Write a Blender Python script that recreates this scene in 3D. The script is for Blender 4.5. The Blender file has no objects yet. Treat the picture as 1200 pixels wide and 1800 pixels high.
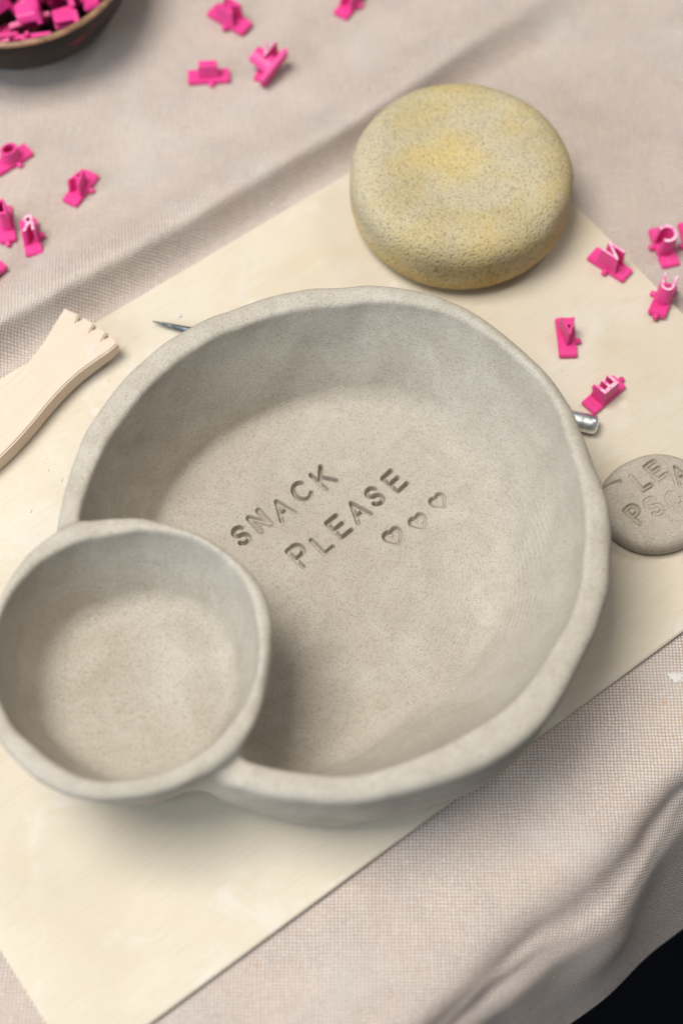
import bpy, bmesh, math, random
import numpy as np
from mathutils import Vector, Matrix, Euler

S = 0.01                      # everything below is written in centimetres
R = math.radians
random.seed(7)
rng = np.random.default_rng(7)
sc = bpy.context.scene
COL = sc.collection

# ------------------------------------------------------------------ camera
TILT, DIST = R(64.0), 50.9
cam = bpy.data.cameras.new('camera')
camo = bpy.data.objects.new('camera', cam)
COL.objects.link(camo)
camo.location = (0, -math.cos(TILT) * DIST * S, math.sin(TILT) * DIST * S)
camo.rotation_euler = (R(90) - TILT, 0, 0)
cam.sensor_fit = 'VERTICAL'
cam.sensor_height = 36
cam.sensor_width = 24
cam.lens = 55
cam.clip_start = 0.01
cam.clip_end = 50
cam.dof.use_dof = True
cam.dof.focus_distance = 0.498
cam.dof.aperture_fstop = 5.2
sc.camera = camo

# ------------------------------------------------------------------ world and lamps
world = bpy.data.worlds.new('World')
sc.world = world
world.use_nodes = True
bg = world.node_tree.nodes['Background']
bg.inputs[0].default_value = (0.86, 0.93, 1.0, 1)
bg.inputs[1].default_value = 0.22


def area(name, loc, target, size, power, col):
    l = bpy.data.lights.new(name, 'AREA')
    l.shape = 'RECTANGLE'
    l.size, l.size_y = size
    l.energy = power
    l.color = col
    o = bpy.data.objects.new(name, l)
    COL.objects.link(o)
    o.location = loc
    d = Vector(target) - Vector(loc)
    o.rotation_euler = d.to_track_quat('-Z', 'Y').to_euler()
    return o


area('ceiling_lamp', (-0.50, 0.0, 1.50), (0, 0, 0), (0.7, 0.7), 29, (1.0, 0.96, 0.90))
area('window_light', (-1.15, -0.95, 0.85), (0, 0, 0), (1.2, 0.8), 18, (0.74, 0.87, 1.0))
area('second_ceiling_lamp', (0.80, 0.45, 1.45), (0, 0, 0), (0.4, 0.4), 4, (1.0, 0.93, 0.82))

sc.view_settings.view_transform = 'Standard'
sc.view_settings.look = 'None'
sc.view_settings.exposure = 0.0
sc.view_settings.gamma = 1.0
sc.view_settings.use_curve_mapping = False
sc.render.engine = 'CYCLES'
sc.cycles.use_denoising = True
sc.cycles.max_bounces = 6


# ------------------------------------------------------------------ node helpers
class NT:
    def __init__(self, name):
        self.m = bpy.data.materials.new(name)
        self.m.use_nodes = True
        self.t = self.m.node_tree
        self.b = self.t.nodes['Principled BSDF']

    def n(self, kind, **kw):
        nd = self.t.nodes.new('ShaderNode' + kind)
        ins = kw.pop('ins', {})
        for k, v in kw.items():
            setattr(nd, k, v)
        for k, v in ins.items():
            if isinstance(v, bpy.types.NodeSocket):
                self.t.links.new(v, nd.inputs[k])
            else:
                nd.inputs[k].default_value = v
        return nd

    def math(self, op, a, b=None, c=None, clamp=False):
        nd = self.t.nodes.new('ShaderNodeMath')
        nd.operation = op
        nd.use_clamp = clamp
        for i, v in enumerate((a, b, c)):
            if v is None:
                continue
            if isinstance(v, bpy.types.NodeSocket):
                self.t.links.new(v, nd.inputs[i])
            else:
                nd.inputs[i].default_value = v
        return nd.outputs[0]

    def ramp(self, fac, stops):
        nd = self.n('ValToRGB', ins={'Fac': fac})
        el = nd.color_ramp.elements
        while len(el) < len(stops):
            el.new(0.5)
        for e, (p, c) in zip(el, stops):
            e.position = p
            e.color = (*c, 1) if len(c) == 3 else c
        return nd.outputs['Color']

    def mix(self, fac, a, b, mode='MIX'):
        nd = self.t.nodes.new('ShaderNodeMix')
        nd.data_type = 'RGBA'
        nd.blend_type = mode
        for i, v in ((0, fac), (6, a), (7, b)):
            if isinstance(v, bpy.types.NodeSocket):
                self.t.links.new(v, nd.inputs[i])
            else:
                nd.inputs[i].default_value = (*v, 1) if isinstance(v, tuple) and len(v) == 3 else v
        return nd.outputs[2]

    def noise(self, co, scale, detail=4, rough=0.55, dist=0.0):
        return self.n('TexNoise', ins={'Vector': co, 'Scale': scale, 'Detail': detail,
                                      'Roughness': rough, 'Distortion': dist}).outputs['Fac']

    def voro(self, co, scale, rand=1.0, feature='F1'):
        return self.n('TexVoronoi', feature=feature, ins={'Vector': co, 'Scale': scale, 'Randomness': rand})

    def obj(self):
        return self.n('TexCoord').outputs['Object']

    def uv(self):
        return self.n('TexCoord').outputs['UV']

    def mapping(self, co, scale=(1, 1, 1), rot=(0, 0, 0), loc=(0, 0, 0)):
        return self.n('Mapping', ins={'Vector': co, 'Scale': scale, 'Rotation': rot, 'Location': loc}).outputs[0]

    def bump(self, h, dist, strength=1.0, normal=None):
        ins = {'Height': h, 'Distance': dist, 'Strength': strength}
        if normal is not None:
            ins['Normal'] = normal
        return self.n('Bump', ins=ins).outputs[0]

    def out(self, col=None, rough=None, normal=None, spec=None, metal=None):
        for k, v in (('Base Color', col), ('Roughness', rough), ('Normal', normal),
                     ('Specular IOR Level', spec), ('Metallic', metal)):
            if v is None:
                continue
            if isinstance(v, bpy.types.NodeSocket):
                self.t.links.new(v, self.b.inputs[k])
            else:
                self.b.inputs[k].default_value = (*v, 1) if isinstance(v, tuple) and len(v) == 3 else v
        return self.m


def band(t, v, lo, hi):
    """smooth 0..1 step of a socket between lo and hi"""
    nd = t.n('MapRange', ins={'Value': v, 'From Min': lo, 'From Max': hi, 'To Min': 0.0, 'To Max': 1.0})
    nd.interpolation_type = 'SMOOTHSTEP'
    return nd.outputs[0]


# ------------------------------------------------------------------ materials
def clay_material(name, rings=True, tint=(1, 1, 1)):
    t = NT(name)
    co = t.obj()
    c = lambda r, g, b: (r * tint[0], g * tint[1], b * tint[2])
    big = t.noise(co, 34, 6, 0.65, 1.4)
    col = t.ramp(big, [(0.30, c(0.385, 0.343, 0.278)), (0.5, c(0.435, 0.392, 0.325)), (0.70, c(0.485, 0.446, 0.38))])
    dry = t.noise(co, 62, 5, 0.65, 1.8)
    col = t.mix(t.math('MULTIPLY', band(t, dry, 0.5, 0.72), 0.24), col, c(0.56, 0.525, 0.465))
    fine = t.noise(co, 2300, 2, 0.7)
    col = t.mix(t.math('MULTIPLY', band(t, fine, 0.46, 0.68), 0.40), col, c(0.29, 0.26, 0.215))
    fine2 = t.noise(t.mapping(co, loc=(3, 1, 2)), 2100, 2, 0.7)
    col = t.mix(t.math('MULTIPLY', band(t, fine2, 0.5, 0.70), 0.36), col, c(0.60, 0.57, 0.51))
    v = t.voro(co, 2100)
    vr = t.n('SeparateColor', ins={0: v.outputs['Color']})
    dot = t.math('MULTIPLY', t.math('LESS_THAN', v.outputs['Distance'], 0.36),
                 t.math('GREATER_THAN', vr.outputs[0], 0.62))
    col = t.mix(t.math('MULTIPLY', dot, 0.34), col, c(0.13, 0.115, 0.10))
    v2 = t.voro(t.mapping(co, loc=(5, 2, 1)), 620)
    vr2 = t.n('SeparateColor', ins={0: v2.outputs['Color']})
    dot2 = t.math('MULTIPLY', t.math('LESS_THAN', v2.outputs['Distance'], 0.26),
                  t.math('GREATER_THAN', vr2.outputs[1], 0.86))
    col = t.mix(t.math('MULTIPLY', dot2, 0.35), col, c(0.36, 0.24, 0.15))
    h = t.math('ADD', t.math('MULTIPLY', fine, 0.5), t.math('MULTIPLY', t.noise(co, 420, 4, 0.6), 0.6))
    h = t.math('SUBTRACT', h, t.math('MULTIPLY', dot, 0.5))
    nrm = t.bump(h, 0.00035, 0.75)
    if rings:
        w = t.n('TexWave', wave_type='RINGS', rings_direction='Z', wave_profile='SIN',
                ins={'Vector': co, 'Scale': 270.0, 'Distortion': 3.0, 'Detail': 3.0, 'Detail Scale': 0.25}).outputs['Fac']
        sx = t.n('SeparateXYZ', ins={0: co})
        side = band(t, t.math('SUBTRACT', sx.outputs[0], t.math('MULTIPLY', sx.outputs[1], 0.45)), 0.015, 0.055)
        patch = band(t, t.noise(co, 40, 2), 0.38, 0.6)
        rad_ = t.n('VectorMath', operation='LENGTH', ins={0: t.mapping(co, (1, 1, 0))}).outputs['Value']
        hh = t.math('MULTIPLY', w, t.math('MULTIPLY', t.math('MULTIPLY', side, band(t, rad_, 0.071, 0.064)), patch))
        nrm = t.bump(hh, 0.00016, 0.6, nrm)
    return t.out(col, 0.9, nrm, 0.25)


def board_material():
    t = NT('pale board')
    co = t.obj()
    big = t.noise(co, 14, 4, 0.6, 0.6)
    col = t.ramp(big, [(0.3, (0.555, 0.48, 0.375)), (0.5, (0.60, 0.53, 0.42)), (0.72, (0.625, 0.57, 0.475))])
    streak = t.noise(t.mapping(co, (60, 1700, 1)), 1.0, 4, 0.65)
    col = t.mix(t.math('MULTIPLY', band(t, streak, 0.48, 0.72), 0.34), col, (0.46, 0.38, 0.26))
    smear = t.noise(t.mapping(co, loc=(2, 5, 0)), 36, 5, 0.65, 1.2)
    col = t.mix(t.math('MULTIPLY', band(t, smear, 0.52, 0.68), 0.38), col, (0.66, 0.62, 0.57))
    damp = t.noise(t.mapping(co, loc=(7, 1, 0)), 20, 3, 0.55, 0.8)
    col = t.mix(t.math('MULTIPLY', band(t, damp, 0.54, 0.70), 0.36), col, (0.54, 0.43, 0.28))
    v = t.voro(co, 150)
    vr = t.n('SeparateColor', ins={0: v.outputs['Color']})
    sp = t.math('MULTIPLY', t.math('LESS_THAN', v.outputs['Distance'], t.math('MULTIPLY', vr.outputs[2], 0.13)),
                t.math('GREATER_THAN', vr.outputs[0], 0.80))
    col = t.mix(t.math('MULTIPLY', sp, 0.6), col, (0.42, 0.36, 0.27))
    v = t.voro(t.mapping(co, loc=(1, 1, 0)), 90)
    vr = t.n('SeparateColor', ins={0: v.outputs['Color']})
    sp2 = t.math('MULTIPLY', t.math('LESS_THAN', t.math('ADD', v.outputs['Distance'], t.math('MULTIPLY', t.noise(co, 700, 2), 0.15)), 0.22),
                 t.math('GREATER_THAN', vr.outputs[0], 0.93))
    col = t.mix(t.math('MULTIPLY', sp2, 0.25), col, (0.75, 0.73, 0.70))
    h = t.math('ADD', t.math('MULTIPLY', streak, 0.7), t.math('MULTIPLY', t.noise(co, 900, 3), 0.5))
    return t.out(col, 0.7, t.bump(h, 0.00022, 0.55), 0.3)


def canvas_material():
    t = NT('woven canvas')
    uv = t.uv()                                   # centimetres on the flat cloth
    wob = t.n('TexNoise', ins={'Vector': uv, 'Scale': 0.9, 'Detail': 2.0})
    uv2 = t.n('VectorMath', operation='MULTIPLY_ADD',
              ins={0: wob.outputs['Color'], 1: (0.10, 0.10, 0), 2: uv}).outputs[0]
    jit = t.n('TexNoise', ins={'Vector': uv, 'Scale': 9.0, 'Detail': 1.0})
    uv2 = t.n('VectorMath', operation='MULTIPLY_ADD',
              ins={0: jit.outputs['Color'], 1: (0.028, 0.028, 0), 2: uv2}).outputs[0]
    s = t.n('SeparateXYZ', ins={0: uv2})
    su = t.math('SINE', t.math('MULTIPLY', s.outputs[0], 2 * math.pi / 0.110))
    sv = t.math('SINE', t.math('MULTIPLY', s.outputs[1], 2 * math.pi / 0.100))
    a = t.math('MULTIPLY_ADD', su, 0.5, 0.5)
    b = t.math('MULTIPLY_ADD', sv, 0.5, 0.5)
    dot = t.math('MULTIPLY', a, b)
    thr = t.noise(uv, 11.0, 2)
    dots = band(t, t.math('ADD', dot, t.math('MULTIPLY', t.math('SUBTRACT', thr, 0.5), 0.9)), 0.10, 0.58)
    tanv = t.noise(uv, 0.55, 4, 0.6)
    tan = t.ramp(tanv, [(0.3, (0.36, 0.27, 0.215)), (0.55, (0.415, 0.31, 0.24)), (0.75, (0.46, 0.34, 0.25))])
    white = t.ramp(t.noise(uv, 0.4, 3), [(0.3, (0.585, 0.565, 0.56)), (0.7, (0.655, 0.64, 0.635))])
    col = t.mix(dots, tan, white)
    thu = t.noise(t.mapping(uv, (1.3, 9.5, 1)), 1.0, 2, 0.6)
    thv = t.noise(t.mapping(uv, (9.0, 1.3, 1), loc=(3, 7, 0)), 1.0, 2, 0.6)
    slub = t.math('MULTIPLY_ADD', t.math('ADD', thu, thv), 0.24, 0.79)
    col = t.mix(1.0, col, t.n('CombineColor', ins={0: slub, 1: slub, 2: slub}).outputs[0], 'MULTIPLY')
    gap = t.math('MULTIPLY', t.math('LESS_THAN', a, 0.22), t.math('LESS_THAN', b, 0.22))
    col = t.mix(t.math('MULTIPLY', gap, 0.3), col, (0.13, 0.10, 0.085))
    # clay dust and small orange stains
    dust = band(t, t.noise(uv, 0.23, 4, 0.6, 0.6), 0.48, 0.72)
    col = t.mix(t.math('MULTIPLY', dust, 0.38), col, (0.52, 0.49, 0.455))
    v = t.voro(uv, 0.9)
    vr = t.n('SeparateColor', ins={0: v.outputs['Color']})
    sp = t.math('MULTIPLY', band(t, v.outputs['Distance'], 0.11, 0.04), t.math('GREATER_THAN', vr.outputs[0], 0.72))
    col = t.mix(t.math('MULTIPLY', sp, 0.45), col, (0.45, 0.25, 0.14))
    v = t.voro(t.mapping(uv, loc=(3.3, 1.7, 0)), 1.1)
    vr = t.n('SeparateColor', ins={0: v.outputs['Color']})
    sp = t.math('MULTIPLY', t.math('LESS_THAN', t.math('ADD', v.outputs['Distance'], t.math('MULTIPLY', t.noise(uv, 12.0, 2), 0.08)), 0.085),
                t.math('GREATER_THAN', vr.outputs[0], 0.70))
    col = t.mix(t.math('MULTIPLY', sp, 0.55), col, (0.72, 0.70, 0.67))
    h = t.math('ADD', dot, t.math('MULTIPLY', t.noise(uv, 14.0, 2), 0.35))
    return t.out(col, 0.92, t.bump(h, 0.0003, 0.6), 0.15)


def sponge_material():
    t = NT('clay stained sponge')
    co = t.obj()
    n1 = t.noise(co, 28, 4, 0.6, 0.3)
    col = t.ramp(n1, [(0.32, (0.36, 0.298, 0.175)), (0.5, (0.43, 0.345, 0.175)), (0.68, (0.49, 0.37, 0.145))])
    n2 = t.noise(t.mapping(co, loc=(4, 3, 1)), 40, 4, 0.6)
    col = t.mix(t.math('MULTIPLY', band(t, n2, 0.38, 0.62), 0.6), col, (0.47, 0.415, 0.315))
    sx = t.n('SeparateXYZ', ins={0: co})
    low = band(t, t.math('ADD', sx.outputs[2], t.math('MULTIPLY', t.noise(co, 90, 3), 0.006)), 0.020, 0.008)
    col = t.mix(t.math('MULTIPLY', low, 0.65), col, (0.58, 0.41, 0.13))     # cleaner yellow foam round the foot
    dx = t.n('VectorMath', operation='DISTANCE', ins={0: co, 1: (-0.004, 0.001, 0.0275)}).outputs['Value']
    col = t.mix(t.math('MULTIPLY', band(t, t.math('ADD', dx, t.math('MULTIPLY', t.noise(co, 120, 3), 0.012)), 0.024, 0.006), 0.55), col, (0.60, 0.44, 0.13))  # washed patch on top
    v = t.voro(co, 1050)
    vr = t.n('SeparateColor', ins={0: v.outputs['Color']})
    pore_shade = t.math('MULTIPLY', band(t, v.outputs['Distance'], 0.42, 0.28), t.math('GREATER_THAN', vr.outputs[0], 0.42))
    col = t.mix(t.math('MULTIPLY', pore_shade, 0.7), col, (0.16, 0.145, 0.115))      # dark dots: shade inside the pores, painted into the colour
    cel = t.noise(co, 1500, 2)
    col = t.mix(t.math('MULTIPLY', band(t, cel, 0.45, 0.7), 0.55), col, (0.54, 0.47, 0.33))
    return t.out(col, 0.95, t.bump(cel, 0.0004, 0.5), 0.1)


def pink_material(name, dusty=False):
    t = NT(name)
    co = t.obj()
    if not dusty:
        n = t.noise(co, 260, 3)
        col = t.ramp(n, [(0.3, (0.68, 0.04, 0.235)), (0.7, (0.74, 0.06, 0.275))])
        m = t.out(col, 0.42, t.bump(t.noise(co, 800, 2), 0.0001, 0.3), 0.4)
        t.b.inputs['Subsurface Weight'].default_value = 0.12
        t.b.inputs['Subsurface Radius'].default_value = (0.002, 0.0006, 0.001)
        return m
    n = t.noise(co, 620, 3)
    col = t.ramp(n, [(0.35, (0.84, 0.14, 0.40)), (0.6, (0.80, 0.52, 0.60)), (0.8, (0.78, 0.70, 0.70))])
    return t.out(col, 0.7, None, 0.3)


def wood_material():
    t = NT('pale beech')
    co = t.obj()
    g = t.noise(t.mapping(co, (40, 900, 300)), 1.0, 4, 0.6)
    col = t.ramp(g, [(0.3, (0.60, 0.475, 0.37)), (0.6, (0.64, 0.52, 0.415)), (0.8, (0.67, 0.555, 0.455))])
    sm = t.noise(co, 110, 4, 0.65)
    col = t.mix(t.math('MULTIPLY', band(t, sm, 0.56, 0.75), 0.45), col, (0.62, 0.59, 0.58))
    return t.out(col, 0.55, t.bump(g, 0.0001, 0.4), 0.35)


def metal_material(name, col, rough):
    t = NT(name)
    co = t.obj()
    r = t.ramp(t.noise(co, 400, 3), [(0.3, (rough * 0.7,) * 3), (0.7, (rough * 1.4,) * 3)])
    c = t.mix(band(t, t.noise(co, 500, 3), 0.55, 0.7), col, tuple(0.75 * x + 0.1 for x in col))
    return t.out(c, r, None, None, 1.0)


def glaze_material():
    t = NT('dark brown glaze')
    co = t.obj()
    n = t.noise(t.mapping(co, (1, 1, 3)), 45, 4, 0.6)
    col = t.ramp(n, [(0.3, (0.010, 0.007, 0.006)), (0.6, (0.026, 0.018, 0.014)), (0.8, (0.05, 0.034, 0.025))])
    red = t.noise(t.mapping(co, (1, 1, 1.6), loc=(2, 2, 2)), 60, 3)
    col = t.mix(t.math('MULTIPLY', band(t, red, 0.60, 0.70), 0.75), col, (0.16, 0.012, 0.02))
    return t.out(col, 0.38, t.bump(n, 0.0008, 0.5), 0.12)


def copper_rim_material():
    t = NT('worn copper brown rim')
    co = t.obj()
    n = t.noise(co, 220, 4, 0.7)
    col = t.ramp(n, [(0.3, (0.10, 0.055, 0.03)), (0.55, (0.27, 0.145, 0.075)), (0.8, (0.42, 0.27, 0.16))])
    return t.out(col, 0.4, t.bump(n, 0.0004, 0.5), 0.5)


def plain(name, col, rough=0.8):
    t = NT(name)
    n = t.noise(t.obj(), 12, 4)
    c = t.ramp(n, [(0.3, tuple(0.8 * x for x in col)), (0.7, tuple(1.2 * x for x in col))])
    return t.out(c, rough, None, 0.1)


M = dict(clay=clay_material('dry grey clay'), token=clay_material('damp grey clay', False, (1.0, 0.985, 0.96)),
         board=board_material(), canvas=canvas_material(), sponge=sponge_material(),
         pink=pink_material('pink plastic'), dusty=pink_material('pink plastic with dried clay', True),
         wood=wood_material(), steel=metal_material('grey needle steel', (0.10, 0.112, 0.13), 0.5),
         chrome=metal_material('bright metal handle', (0.80, 0.82, 0.84), 0.34),
         glaze=glaze_material(), copper=copper_rim_material(),
         floor=plain('black rubber floor', (0.0025, 0.003, 0.0045)), table=plain('table wood', (0.20, 0.13, 0.08)),
         crumb=plain('dry clay crumb', (0.60, 0.57, 0.53), 0.95))


# ------------------------------------------------------------------ object helpers
def mesh_obj(name, V, F, mat, parent=None, normals=None, smooth=True, loc=(0, 0, 0), rot=(0, 0, 0), uv=None):
    me = bpy.data.meshes.new(name)
    V = np.asarray(V, float) * S
    me.from_pydata(V.tolist() if not isinstance(V, list) else V, [], F.tolist() if isinstance(F, np.ndarray) else F)
    me.validate()
    me.materials.append(mat)
    if smooth:
        me.polygons.foreach_set('use_smooth', [True] * len(me.polygons))
    if normals is not None:
        me.normals_split_custom_set_from_vertices([tuple(n) for n in normals])
    if uv is not None:
        l = me.uv_layers.new(name='UVMap')
        idx = np.zeros(len(me.loops), int)
        me.loops.foreach_get('vertex_index', idx)
        l.data.foreach_set('uv', np.asarray(uv)[idx].ravel())
    o = bpy.data.objects.new(name, me)
    COL.objects.link(o)
    o.location = Vector(loc) * S
    o.rotation_euler = rot
    if parent is not None:
        o.parent = parent
    return o


def bm_obj(name, bm, mat, parent=None, loc=(0, 0, 0), rot=(0, 0, 0), smooth=False):
    me = bpy.data.meshes.new(name)
    bmesh.ops.scale(bm, vec=(S, S, S), verts=bm.verts)
    bmesh.ops.recalc_face_normals(bm, faces=bm.faces)
    bm.to_mesh(me)
    bm.free()
    for m in (mat if isinstance(mat, list) else [mat]):
        me.materials.append(m)
    if smooth:
        me.polygons.foreach_set('use_smooth', [True] * len(me.polygons))
        me.set_sharp_from_angle(angle=R(40))
    o = bpy.data.objects.new(name, me)
    COL.objects.link(o)
    o.location = Vector(loc) * S
    o.rotation_euler = rot
    if parent is not None:
        o.parent = parent
    return o


def empty(name, loc, rot=(0, 0, 0)):
    o = bpy.data.objects.new(name, None)
    o.empty_display_size = 0.01
    COL.objects.link(o)
    o.location = Vector(loc) * S
    o.rotation_euler = rot
    return o


def tag(o, label=None, cat=None, group=None, kind=None):
    for k, v in (('label', label), ('category', cat), ('group', group), ('kind', kind)):
        if v:
            o[k] = v
    return o


def hash3(i, j, k, seed=0):
    h = (i.astype(np.int64) * 374761393 + j.astype(np.int64) * 668265263 + k.astype(np.int64) * 2147483647 + seed * 974634777)
    h = (h ^ (h >> 13)) * 1274126177
    h = (h ^ (h >> 16)) & 0x7fffffff
    return h / 0x7fffffff


def vnoise(x, y, z, seed=0):
    xi, yi, zi = np.floor(x), np.floor(y), np.floor(z)
    fx, fy, fz = x - xi, y - yi, z - zi
    fx, fy, fz = (f * f * f * (f * (f * 6 - 15) + 10) for f in (fx, fy, fz))
    out = 0
    for dx in (0, 1):
        for dy in (0, 1):
            for dz in (0, 1):
                w = (fx if dx else 1 - fx) * (fy if dy else 1 - fy) * (fz if dz else 1 - fz)
                out = out + w * hash3(xi + dx, yi + dy, zi + dz, seed)
    return out * 2 - 1


def worley(x, y, z, seed=0):
    xi, yi, zi = np.floor(x), np.floor(y), np.floor(z)
    best = np.full(x.shape, 9.0)
    for dx in (-1, 0, 1):
        for dy in (-1, 0, 1):
            for dz in (-1, 0, 1):
                a, b, c = xi + dx, yi + dy, zi + dz
                d = (a + hash3(a, b, c, seed) - x) ** 2 + (b + hash3(a, b, c, seed + 1) - y) ** 2 + (c + hash3(a, b, c, seed + 2) - z) ** 2
                best = np.minimum(best, d)
    return np.sqrt(best)


def smax(a, b, k):
    h = np.maximum(k - np.abs(a - b), 0) / k
    return np.maximum(a, b) + h * h * k * 0.25


def smin(a, b, k):
    return -smax(-a, -b, k)


def sstep(x, lo, hi):
    t = np.clip((x - lo) / (hi - lo), 0, 1)
    return t * t * (3 - 2 * t)


def surface(f, lo, hi, h):
    """mesh of f = 0: surface nets, vertices then pulled onto the surface; returns V, quads, normals"""
    ax = [np.arange(a, b + h, h) for a, b in zip(lo, hi)]
    X, Y, Z = np.meshgrid(*ax, indexing='ij')
    v = f(X, Y, Z)
    nx, ny, nz = v.shape
    ins = v < 0
    cnt = np.zeros((nx - 1, ny - 1, nz - 1))
    acc = np.zeros((3, nx - 1, ny - 1, nz - 1))
    sl = lambda d, n: slice(d, n - 1 + d)
    for axis in range(3):
        for d1 in (0, 1):
            for d2 in (0, 1):
                o0 = [0, 0, 0]
                oth = [q for q in range(3) if q != axis]
                o0[oth[0]], o0[oth[1]] = d1, d2
                o1 = list(o0)
                o1[axis] = 1
                a = v[sl(o0[0], nx), sl(o0[1], ny), sl(o0[2], nz)]
                b = v[sl(o1[0], nx), sl(o1[1], ny), sl(o1[2], nz)]
                cr = (a < 0) != (b < 0)
                tt = np.where(cr, a / np.where(cr, a - b, 1), 0)
                cnt += cr
                for q in range(3):
                    acc[q] += np.where(cr, (tt if q == axis else o0[q]), 0)
    act = cnt > 0
    idx = -np.ones(act.shape, int)
    idx[act] = np.arange(act.sum())
    ci = np.argwhere(act)
    V = np.stack([ax[q][ci[:, q]] + h * acc[q][act] / cnt[act] for q in range(3)], 1)
    Q = []
    for axis in range(3):
        o = [q for q in range(3) if q != axis]
        s0 = [slice(None)] * 3
        s1 = [slice(None)] * 3
        s0[axis], s1[axis] = slice(0, -1), slice(1, None)
        ch = ins[tuple(s0)] != ins[tuple(s1)]
        e = np.argwhere(ch)
        e = e[(e[:, o[0]] > 0) & (e[:, o[1]] > 0) & (e[:, o[0]] < v.shape[o[0]] - 1) & (e[:, o[1]] < v.shape[o[1]] - 1)]
        u, w = np.zeros(3, int), np.zeros(3, int)
        u[o[0]], w[o[1]] = 1, 1
        g = lambda p: idx[p[:, 0], p[:, 1], p[:, 2]]
        q = np.stack([g(e - u - w), g(e - w), g(e), g(e - u)], 1)
        fl = ins[tuple(e.T)]
        if axis == 1:
            fl = ~fl
        q[~fl] = q[~fl][:, ::-1]
        Q.append(q)
    Q = np.concatenate(Q)
    Q = Q[(Q >= 0).all(1)]
    e = 0.02
    for it in range(3):
        x, y, z = V.T
        g = np.stack([f(x + e, y, z) - f(x - e, y, z), f(x, y + e, z) - f(x, y - e, z), f(x, y, z + e) - f(x, y, z - e)], 1) / (2 * e)
        gl = np.maximum(np.linalg.norm(g, axis=1), 0.2)
        if it < 2:
            V = V - g / gl[:, None] ** 2 * np.clip(f(x, y, z), -0.6 * h, 0.6 * h)[:, None]
    return V, Q, g / np.maximum(np.linalg.norm(g, axis=1), 1e-6)[:, None]


def vnormals(V, Q):
    n = np.cross(V[Q[:, 2]] - V[Q[:, 0]], V[Q[:, 3]] - V[Q[:, 1]])
    out = np.zeros_like(V)
    for k in range(4):
        np.add.at(out, Q[:, k], n)
    return out / np.maximum(np.linalg.norm(out, axis=1), 1e-12)[:, None]


def arc(cx, cy, rx, ry, a0, a1, n=10):
    return [(cx + rx * math.cos(R(a0 + (a1 - a0) * i / n)), cy + ry * math.sin(R(a0 + (a1 - a0) * i / n))) for i in range(n + 1)]


# strokes of the stamped letters in a unit box, height -0.5 .. 0.5
GLYPH = {
    'S': [arc(0, 0.24, 0.27, 0.24, 20, 270, 12) + arc(0, -0.25, 0.29, 0.25, 90, -160, 12)],
    'N': [[(-0.32, -0.5), (-0.32, 0.5), (0.32, -0.5), (0.32, 0.5)]],
    'A': [[(-0.38, -0.5), (0, 0.5), (0.38, -0.5)], [(-0.24, -0.16), (0.24, -0.16)]],
    'C': [arc(0, 0, 0.40, 0.5, 45, 315, 18)],
    'K': [[(-0.30, -0.5), (-0.30, 0.5)], [(0.32, 0.5), (-0.30, -0.08)], [(-0.06, 0.12), (0.35, -0.5)]],
    'P': [[(-0.28, -0.5), (-0.28, 0.5), (0.05, 0.5)] + arc(0.05, 0.23, 0.26, 0.27, 90, -90, 8) + [(-0.28, -0.04)]],
    'L': [[(-0.25, 0.5), (-0.25, -0.5), (0.30, -0.5)]],
    'E': [[(0.30, 0.5), (-0.28, 0.5), (-0.28, -0.5), (0.32, -0.5)], [(-0.28, 0.02), (0.24, 0.02)]],
    'heart': [arc(-0.25, 0.17, 0.25, 0.25, 0, 180, 8) + [(-0.47, 0.02), (0, -0.5), (0.47, 0.02)] + arc(0.25, 0.17, 0.25, 0.25, 0, 180, 8)],
}


def stroke_dist(x, y, lines):
    d = np.full(x.shape, 9.0)
    for ln in lines:
        for (ax_, ay), (bx, by) in zip(ln[:-1], ln[1:]):
            vx, vy = bx - ax_, by - ay
            L = vx * vx + vy * vy + 1e-12
            tt = np.clip(((x - ax_) * vx + (y - ay) * vy) / L, 0, 1)
            d = np.minimum(d, np.hypot(x - ax_ - tt * vx, y - ay - tt * vy))
    return d


def impression(x, y, glyph, cx, cy, ang, size, depth, width, uneven=(0, 0), outline=False, lip=0.018):
    """height change of a soft surface where a letter stamp was pressed in; second result: distance to the strokes"""
    ca, sa = math.cos(R(ang)), math.sin(R(ang))
    lx, ly = ((x - cx) * ca + (y - cy) * sa), (-(x - cx) * sa + (y - cy) * ca)
    lines = [[(px * size, py * size) for px, py in ln] for ln in GLYPH[glyph]]
    d = stroke_dist(lx, ly, lines)
    dep = depth * np.clip(1 + uneven[0] * lx / size + uneven[1] * ly / size, 0.15, 2)
    if outline:
        dz = -dep * np.exp(-((d - width / 2) / 0.03) ** 2) - 0.35 * dep * (d < width / 2)
    else:
        dz = -dep * sstep(width / 2 + 0.012 - d, 0, 0.035)
    dz = dz + lip * np.exp(-((d - width / 2 - 0.055) / 0.028) ** 2) * (0.5 + 0.5 * vnoise(x * 6, y * 6, x * 0, 5))
    return dz, d


# ------------------------------------------------------------------ setting: floor, table
bm = bmesh.new()
bmesh.ops.create_grid(bm, x_segments=1, y_segments=1, size=400)
floor = tag(bm_obj('floor', bm, M['floor'], loc=(0, 0, -75)), kind='structure')

EDGE_P = np.array([6.29, -11.53])                       # a point on the table's front edge
EDGE_D = np.array([0.761, 0.649])
EDGE_N = np.array([0.649, -0.761])
bm = bmesh.new()
bmesh.ops.create_cube(bm, size=1)
bmesh.ops.scale(bm, vec=(70, 49, 2.6), verts=bm.verts)
bmesh.ops.bevel(bm, geom=bm.edges, offset=0.3, segments=2, affect='EDGES')
tc = EDGE_P - EDGE_N * (24.5 + 1.1)
tag(bm_obj('table', bm, M['table'], loc=(tc[0], tc[1], -1.3 - 0.62), rot=(0, 0, math.atan2(EDGE_D[1], EDGE_D[0]))), kind='structure')

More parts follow.
